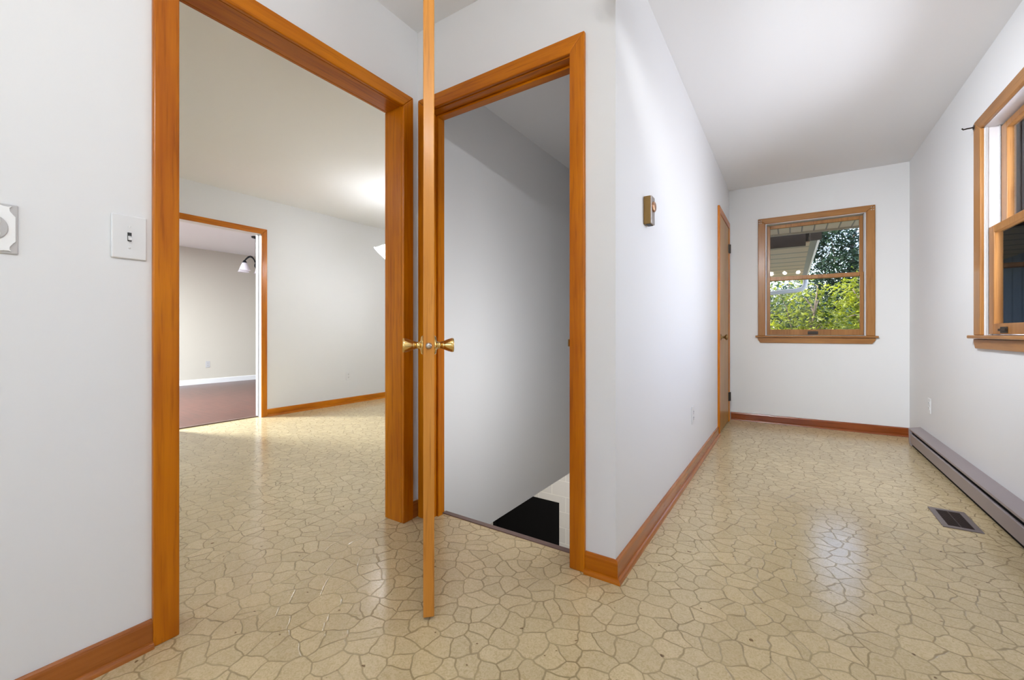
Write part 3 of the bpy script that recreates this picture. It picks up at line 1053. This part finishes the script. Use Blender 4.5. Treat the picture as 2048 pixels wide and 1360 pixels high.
box(bm, (x0 + x1) / 2 - 0.002, (x0 + x1) / 2 + 0.002, ya + fw, yb - fw, 0.001, 0.004)
rel(finish(bm, 'louvres', LOUV), rg)

# ------------------------------------------------------------------ lamps
def fixture(x, y, ceil, r, label):  # housing for the fill lamps added on ceilings out of view
    root = empty('fill_ceiling_light', (x, y, ceil))
    tag(root, label, 'ceiling light')
    bm = bmesh.new()
    capped(bm, (x, y, ceil), (0, 0, -1), [(r, 0), (r, 0.03), (r - 0.01, 0.05)], 40)
    rel(finish(bm, 'housing', WHITEP), root)
    bm = bmesh.new()
    capped(bm, (x, y, ceil - 0.05), (0, 0, -1), [(r - 0.015, 0), (r - 0.02, 0.010)], 40)
    rel(finish(bm, 'diffuser', DIFFUSER), root)
fixture(DINING_FILL[0], DINING_FILL[1], HD, 0.27, 'round white ceiling light added out of view to brighten the next room')
fixture(FAR_FILL[0], FAR_FILL[1], HG, 0.27, 'round white ceiling light added out of view to brighten the far room')
sl_ = empty('stair_fill_light', (-0.66, 1.86, 0.75))  # housing around the added stairwell fill lamp
tag(sl_, 'slim upright housing of the unseen fill lamp added inside the cellar doorway', 'wall light')
rel(bx('housing', WHITEP, None, -0.69, -0.642, 1.80, 1.92, 0.28, 1.22, bevel=0.004), sl_)
cs = empty('fill_spotlight', (FILL_AT[0], FILL_AT[1], HC))  # housing around the added passage fill lamp
tag(cs, 'small white housing of the unseen fill lamp added at the mouth of the passage', 'spotlight')
dv = (Vector(FILL_TO) - Vector(FILL_AT)).normalized()
bm = bmesh.new()
capped(bm, (FILL_AT[0], FILL_AT[1], HC), (0, 0, -1), [(0.05, 0), (0.045, 0.012)], 24)
tube(bm, [(FILL_AT[0], FILL_AT[1], HC - 0.01), Vector(FILL_AT) - dv * 0.06], 0.008, 10)
rel(finish(bm, 'mount', WHITEP), cs)
bm = bmesh.new()
lathe(bm, Vector(FILL_AT) - dv * 0.10, dv, [(0.001, 0), (0.05, 0.005), (0.075, 0.03), (0.088, 0.088)], 28)
rel(finish(bm, 'lamp_head', WHITEP, smooth=True), cs)
hc_ = empty('chandelier', (-0.08, 0.05, HC))
tag(hc_, 'three armed chandelier with bare bulbs above the viewer', 'chandelier')
bm = bmesh.new()
capped(bm, (-0.08, 0.05, HC), (0, 0, -1), [(0.06, 0), (0.055, 0.02), (0.02, 0.03)], 24)
tube(bm, [(-0.08, 0.05, HC - 0.02), (-0.08, 0.05, 2.26)], 0.008, 10)
rel(finish(bm, 'stem', BRASS), hc_)
for (x, y, z) in HALL_BULBS:
    bm = bmesh.new()
    tube(bm, [(-0.08, 0.05, 2.28), ((x - 0.08) / 2, 0.05, 2.30), (x, y, 2.25), (x, y, 2.20)], 0.007, 8)
    capped(bm, (x, y, 2.215), (0, 0, -1), [(0.014, 0), (0.018, 0.035)], 16)
    rel(finish(bm, 'arm', BRASS), hc_)

# dining chandelier
P = Vector((-3.60, 3.02, 1.79))
R_ = Vector((math.cos(YAW), math.sin(YAW), 0))
C = P + R_ * 0.255
ch = empty('chandelier', (C.x, C.y, HD))
tag(ch, 'lit chandelier with white ruffled shades half hidden behind the opening casing', 'chandelier')
BROWNM = plain('brown_fixture_metal', (0.10, 0.045, 0.02), 0.35, metal=0.6)
bm = bmesh.new()
capped(bm, (C.x, C.y, HD), (0, 0, -1), [(0.06, 0), (0.055, 0.02), (0.02, 0.035)], 28)
rel(finish(bm, 'ceiling_canopy', BROWNM, smooth=False), ch)
bm = bmesh.new()
tube(bm, [(C.x, C.y, HD - 0.03), (C.x, C.y, 1.96)], 0.006, 10)
rel(finish(bm, 'stem', BROWNM), ch)
bm = bmesh.new()
capped(bm, (C.x, C.y, 1.98), (0, 0, -1), [(0.01, 0), (0.035, 0.03), (0.04, 0.07), (0.02, 0.11), (0.006, 0.14)], 28)
rel(finish(bm, 'hub', BROWNM, smooth=True), ch)
for k in range(4):
    ang = math.atan2(-R_.y, -R_.x) + k * PI / 2
    D = Vector((math.cos(ang), math.sin(ang), 0))
    tip = C + D * 0.215
    tip.z = 1.85
    hub = Vector((C.x, C.y, 1.92))
    pts = [hub, hub + D * 0.05 + Vector((0, 0, 0.02)), hub + D * 0.12 + Vector((0, 0, 0.025)), hub + D * 0.18 + Vector((0, 0, 0.0)), tip]
    bm = bmesh.new()
    tube(bm, pts, 0.007, 10)
    arm = rel(finish(bm, 'arm', BROWNM, smooth=True), ch)
    ax = (D * 0.72 + Vector((0, 0, -0.70))).normalized()
    bm = bmesh.new()
    capped(bm, tip - ax * 0.02, ax, [(0.012, 0), (0.026, 0.012), (0.032, 0.028)], 24)
    rel(finish(bm, 'socket_cup', BROWNM), ch)
    bm = bmesh.new()
    lathe(bm, tip + ax * 0.004, ax, [(0.028, 0), (0.040, 0.015), (0.058, 0.045), (0.070, 0.08), (0.082, 0.105), (0.095, 0.118)], 48, ruffle=0.05, waves=8)
    rel(finish(bm, 'lamp_shade', LITGLASS, smooth=True), ch)['label'] = 'glowing white glass shade'
    bm = bmesh.new()
    lathe(bm, tip + ax * 0.055, ax, [(0.001, 0), (0.026, 0.008), (0.03, 0.028), (0.022, 0.05), (0.001, 0.058)], 16)
    rel(finish(bm, 'bulb', BULB, smooth=True), ch)

# far-room chandelier
C2 = Vector((-7.012, 3.338, HG))
c2 = empty('chandelier', C2)
tag(c2, 'unlit black chandelier with pale glass shades in the far room', 'chandelier')
BLK = plain('black_iron', (0.012, 0.014, 0.018), 0.45, metal=0.5)
bm = bmesh.new()
capped(bm, C2, (0, 0, -1), [(0.065, 0), (0.06, 0.02), (0.015, 0.035)], 28)
rel(finish(bm, 'ceiling_canopy', BLK), c2)
bm = bmesh.new()
tube(bm, [C2 - Vector((0, 0, 0.03)), C2 - Vector((0, 0, 0.46))], 0.009, 10)
capped(bm, (C2.x, C2.y, 2.03), (0, 0, -1), [(0.008, 0), (0.022, 0.03), (0.024, 0.06), (0.008, 0.09)], 20)
rel(finish(bm, 'stem', BLK), c2)
base_ang = math.atan2(-R_.y, -R_.x)
for k, da in enumerate((0.0, 1.26, 2.51, 3.77, 5.03)):
    ang = base_ang + da
    D = Vector((math.cos(ang), math.sin(ang), 0))
    c0 = Vector((C2.x, C2.y, 2.03))
    pts = []
    for i in range(13):
        t = i / 12
        pts.append(c0 + D * (0.012 + 0.185 * t) + Vector((0, 0, 0.085 * math.sin(PI * min(1, t * 0.98) ** 0.8) if t < 0.99 else 0.0)))
    pts.append(c0 + D * 0.197 + Vector((0, 0, -0.02)))
    bm = bmesh.new()
    tube(bm, pts, 0.0075, 8)
    rel(finish(bm, 'arm', BLK, smooth=True), c2)
    e = c0 + D * 0.197
    bm = bmesh.new()
    capped(bm, (e.x, e.y, 2.035), (0, 0, -1), [(0.012, 0), (0.020, 0.012), (0.034, 0.040)], 20)
    rel(finish(bm, 'socket_cup', BLK), c2)
    bm = bmesh.new()
    lathe(bm, (e.x, e.y, 2.0), (0, 0, -1), [(0.030, 0), (0.042, 0.03), (0.055, 0.07), (0.068, 0.105), (0.080, 0.12)], 32)
    rel(finish(bm, 'lamp_shade', FROST, smooth=True), c2)['label'] = 'pale translucent glass shade'

# ------------------------------------------------------------------ outside
def foliage_mat(name, c1, c2, trans):
    m = bpy.data.materials.new(name)
    m.use_nodes = True
    nt = m.node_tree
    nt.nodes.clear()
    out = N(nt, 'ShaderNodeOutputMaterial')
    tc = N(nt, 'ShaderNodeTexCoord')
    n = N(nt, 'ShaderNodeTexNoise')
    n.inputs['Scale'].default_value = 2.3
    n.inputs['Detail'].default_value = 3
    nt.links.new(tc.outputs['Object'], n.inputs['Vector'])
    cr = N(nt, 'ShaderNodeValToRGB')
    cr.color_ramp.elements[0].position = 0.36
    cr.color_ramp.elements[0].color = (*c1, 1)
    cr.color_ramp.elements[1].position = 0.62
    cr.color_ramp.elements[1].color = (*c2, 1)
    nt.links.new(n.outputs['Fac'], cr.inputs['Fac'])
    df = N(nt, 'ShaderNodeBsdfPrincipled')
    df.inputs['Roughness'].default_value = 0.38
    tl = N(nt, 'ShaderNodeBsdfTranslucent')
    nt.links.new(cr.outputs[0], df.inputs['Base Color'])
    nt.links.new(cr.outputs[0], tl.inputs['Color'])
    mx = N(nt, 'ShaderNodeMixShader')
    mx.inputs[0].default_value = trans
    nt.links.new(df.outputs[0], mx.inputs[1])
    nt.links.new(tl.outputs[0], mx.inputs[2])
    nt.links.new(mx.outputs[0], out.inputs['Surface'])
    return m
LEAF_Y = foliage_mat('sunny_leaf', (0.022, 0.060, 0.006), (0.34, 0.38, 0.02), 0.5)
LEAF_G = foliage_mat('green_leaf', (0.012, 0.040, 0.008), (0.06, 0.12, 0.015), 0.4)
LEAF_D = foliage_mat('dark_leaf', (0.013, 0.036, 0.022), (0.045, 0.09, 0.045), 0.35)
BARK = plain('bark', (0.16, 0.12, 0.09), 0.85, var=0.3, vscale=12)

def tree(loc, crown, n, leaf, m, label, trunk_h, seedv, stem_r=0.06):
    """crown: list of ellipsoids (dx, dy, z, rx, ry, rz)"""
    rnd = random.Random(seedv)
    root = empty('tree', loc)
    tag(root, label, 'tree', 'trees outside the end window')
    bm = bmesh.new()
    tot = sum(c[3] * c[4] * c[5] for c in crown)
    for c in crown:
        # leaves come in sprays along short twigs
        nn = int(n * c[3] * c[4] * c[5] / tot / 7)
        for _ in range(nn):
            v = Vector((rnd.gauss(0, 1), rnd.gauss(0, 1), rnd.gauss(0, 1))).normalized() * rnd.random() ** 0.4
            p = Vector((c[0] + v.x * c[3], c[1] + v.y * c[4], c[2] + v.z * c[5]))
            tw = Vector((rnd.uniform(-1, 1), rnd.uniform(-1, 1), rnd.uniform(-0.6, 0.3))).normalized()
            for k in range(7):
                q = p + tw * leaf * 0.75 * k
                d = (tw * 0.4 + Vector((rnd.uniform(-1, 1), rnd.uniform(-1, 1), rnd.uniform(-0.7, 0.5)))).normalized()
                s = d.cross(Vector((rnd.uniform(-.5, .5), rnd.uniform(-.5, .5), 1))).normalized()
                l = leaf * rnd.uniform(0.7, 1.35)
                wv = l * 0.24
                up = d.cross(s) * wv * 0.35
                a = bm.verts.new(q)
                b1 = bm.verts.new(q + d * l * 0.45 + s * wv + up)
                b2 = bm.verts.new(q + d * l * 0.45 - s * wv + up)
                e = bm.verts.new(q + d * l)
                mid = bm.verts.new(q + d * l * 0.5)
                bm.faces.new([a, b1, mid])
                bm.faces.new([a, mid, b2])
                bm.faces.new([b1, e, mid])
                bm.faces.new([mid, e, b2])
    me = bpy.data.meshes.new('foliage')
    bm.to_mesh(me)
    bm.free()
    me.materials.append(m)
    o = bpy.data.objects.new('foliage', me)
    COL.objects.link(o)
    o.parent = root
    bm = bmesh.new()
    top = trunk_h
    pts = [Vector((0, 0, 0))]
    for k in range(1, 8):
        pts.append(Vector((rnd.uniform(-0.08, 0.08) * k * 0.5, rnd.uniform(-0.08, 0.08) * k * 0.5, top * k / 7)))
    tube(bm, pts, [stem_r * (1 - 0.09 * k) for k in range(8)], 9)
    finish(bm, 'trunk', BARK, root, smooth=True)
    for c in crown:
        for _ in range(3):
            st_ = pts[rnd.randint(2, 6)]
            v = Vector((rnd.uniform(-1, 1) * c[3], rnd.uniform(-1, 1) * c[4], rnd.uniform(-0.3, 1) * c[5])) * 0.75
            en = Vector((c[0], c[1], c[2])) + v
            md = (st_ + en) / 2 + Vector((rnd.uniform(-.1, .1), rnd.uniform(-.1, .1), rnd.uniform(0.0, .25)))
            bm = bmesh.new()
            tube(bm, [st_, (st_ + md) / 2 + Vector((0, 0, 0.04)), md, (md + en) / 2 + Vector((0.03, 0, 0.05)), en], [0.022, 0.018, 0.014, 0.010, 0.005], 6)
            finish(bm, 'branch', BARK, root, smooth=True)
    return root

bm = bmesh.new()
box(bm, -14, 16, YD + 0.16, 40, -0.75, -0.55)
box(bm, XE + 0.16, 16, -8, YD + 0.16, -0.75, -0.55)
struct('ground', bm, plain('lawn_green', (0.13, 0.12, 0.07), 0.9, var=0.35, vscale=4), 'grassy ground outside the windows', 'ground')

tree((0.35, 11.5, -0.55), [(-0.7, 0, 1.15, 1.0, 0.7, 0.95), (0.5, 0.2, 1.2, 0.9, 0.7, 0.9), (-0.1, 0.1, 2.2, 0.6, 0.5, 0.5)], 7000, 0.115, LEAF_Y, 'bushy young tree with yellow green leaves nearest the end window', 2.2, 3, 0.035)
tree((1.5, 13.8, -0.55), [(0, 0, 1.2, 0.8, 0.7, 1.0), (0.1, 0.1, 2.4, 0.7, 0.6, 0.7)], 5200, 0.115, LEAF_Y, 'sunlit leafy tree right of the yellow green one', 2.6, 5, 0.04)
tree((-1.6, 16.0, -0.55), [(0, 0, 1.6, 1.3, 1.0, 1.4), (1.2, 0, 2.2, 1.0, 0.9, 1.0)], 6000, 0.13, LEAF_G, 'green tree behind the roof gutter', 3.2, 8, 0.07)
tree((1.8, 18.6, -0.55), [(0.3, 0, 3.6, 1.9, 1.2, 1.3), (-0.9, 0, 5.0, 1.2, 1.1, 0.8), (-0.4, 0, 2.1, 1.6, 1.1, 1.2)], 17000, 0.15, LEAF_D, 'tall dark green tree filling the upper right of the end window', 5.4, 11, 0.09)
tree((6.4, 22.5, -0.55), [(0, 0, 3.0, 1.8, 1.2, 2.2), (-0.6, 0, 5.2, 1.4, 1.2, 1.0)], 7000, 0.14, LEAF_D, 'dark tree furthest to the right beyond the end window', 5.6, 13, 0.09)
tree((0.2, 24.5, -0.55), [(0, 0, 1.9, 3.4, 1.2, 2.1)], 14000, 0.17, LEAF_D, 'wide dark tree standing behind all the others', 4.0, 17, 0.08)

# eave of the house above the end window
ev = empty('roof_eave', (0, YD + 0.15, 2.06))
tag(ev, 'pale panelled eave above the end window outside', 'eave', kind='structure')
SOFF = ribbed('soffit_panels', (0.80, 0.66, 0.47), (0.05, 0.035, 0.03), 'X', 0.11)
rel(bx('soffit', SOFF, None, -9.0, 1.6, YD + 0.152, 5.77, 2.065, 2.085), ev)
rel(bx('fascia', plain('eave_fascia', (0.45, 0.40, 0.30), 0.6), None, -9.0, 1.6, 5.77, 5.80, 2.045, 2.25), ev)
rel(bx('roof_slab', plain('eave_shingles', (0.12, 0.11, 0.10), 0.9), None, -9.0, 1.6, YD + 0.152, 5.9, 2.25, 2.30), ev)

# neighbouring wing with its gutter
wg = empty('house_wing', (-1.5, 8.0, -0.55))
tag(wg, 'projecting house wing with slatted eave seen through the end window', 'building')
SOF2 = ribbed('slatted_eave_boards', (0.85, 0.65, 0.44), (0.16, 0.11, 0.07), 'Y', 0.42)
rel(bx('eave_soffit', SOF2, None, -1.2, 0.20, 6.06, 9.62, 1.985, 2.00), wg)
rel(bx('fascia', plain('dark_brown_fascia', (0.055, 0.036, 0.024), 0.7, var=0.3, vscale=9), None, -1.2, 0.16, 6.02, 6.06, 1.95, 2.13), wg)
rel(bx('roof', plain('wing_shingles', (0.12, 0.11, 0.10), 0.9), None, -3.0, 0.22, 6.02, 9.64, 2.13, 2.18), wg)
rel(bx('wing_wall', ribbed('wing_siding', (0.26, 0.34, 0.48), (0.06, 0.08, 0.12), 'Y', 0.30), None, -3.0, -0.75, 6.06, 9.5, -0.6, 2.0), wg)
GUT = plain('gutter_metal', (0.50, 0.47, 0.42), 0.45, metal=0.2, var=0.15, vscale=5)
bm = bmesh.new()
prism(bm, [(0.20, 2.12), (0.20, 1.99), (0.27, 1.99), (0.31, 2.05), (0.31, 2.12), (0.304, 2.12), (0.304, 2.053), (0.266, 1.996), (0.206, 1.996), (0.206, 2.12)], lambda p, q, t: (p, t, q), 5.98, 9.66)
rel(finish(bm, 'gutter', GUT), wg)
rel(bx('gutter_end', plain('gutter_end_dark', (0.07, 0.055, 0.045), 0.6), None, 0.20, 0.31, 5.972, 5.98, 1.99, 2.12), wg)
bm = bmesh.new()
tube(bm, [(0.25, 9.5, 1.99), (0.25, 9.5, 1.86), (0.235, 9.5, 1.78), (0.19, 9.5, 1.735), (0.10, 9.5, 1.715), (-0.5, 9.5, 1.67), (-1.2, 9.5, 1.62)], 0.042, 12)
rel(finish(bm, 'downspout', plain('white_downspout', (0.62, 0.60, 0.60), 0.4), smooth=True), wg)['label'] = 'white bent downspout'

# house and fence added as stand-ins for reflections in the side window
nb = empty('reflection_house', (4.2, 10, -0.55))
tag(nb, 'grey sided house standing in for reflections in the side window', 'building')
rel(bx('siding_wall', ribbed('grey_siding', (0.46, 0.45, 0.42), (0.20, 0.20, 0.19), 'Z', 0.14), None, 2.35, 6.5, 9.0, 12.0, -0.6, 4.2), nb)
bm = bmesh.new()
prism(bm, [(2.3, 1.60), (2.3, 1.68), (4.6, 3.3), (4.6, 2.9)], lambda p, q, t: (p, t, q), 8.7, 9.0)
rel(finish(bm, 'cream_fascia', plain('cream_board', (0.80, 0.75, 0.55), 0.6)), nb)
rel(bx('corner_board', plain('pale_corner_board', (0.60, 0.64, 0.72), 0.6), None, 2.80, 2.92, 8.97, 9.0, -0.6, 4.2), nb)
fe = empty('reflection_fence', (2.2, 6, -0.55))
tag(fe, 'blue grey board fence standing in for reflections in the side window', 'fence')
FB = ribbed('blue_grey_boards', (0.26, 0.34, 0.47), (0.05, 0.07, 0.10), 'X', 0.13)
rel(bx('boards', FB, None, 1.45, 3.4, 6.0, 6.03, -0.55, 1.50), fe)
rel(bx('fence_rail', FB, None, 1.45, 3.4, 5.96, 6.0, 1.50, 1.54), fe)
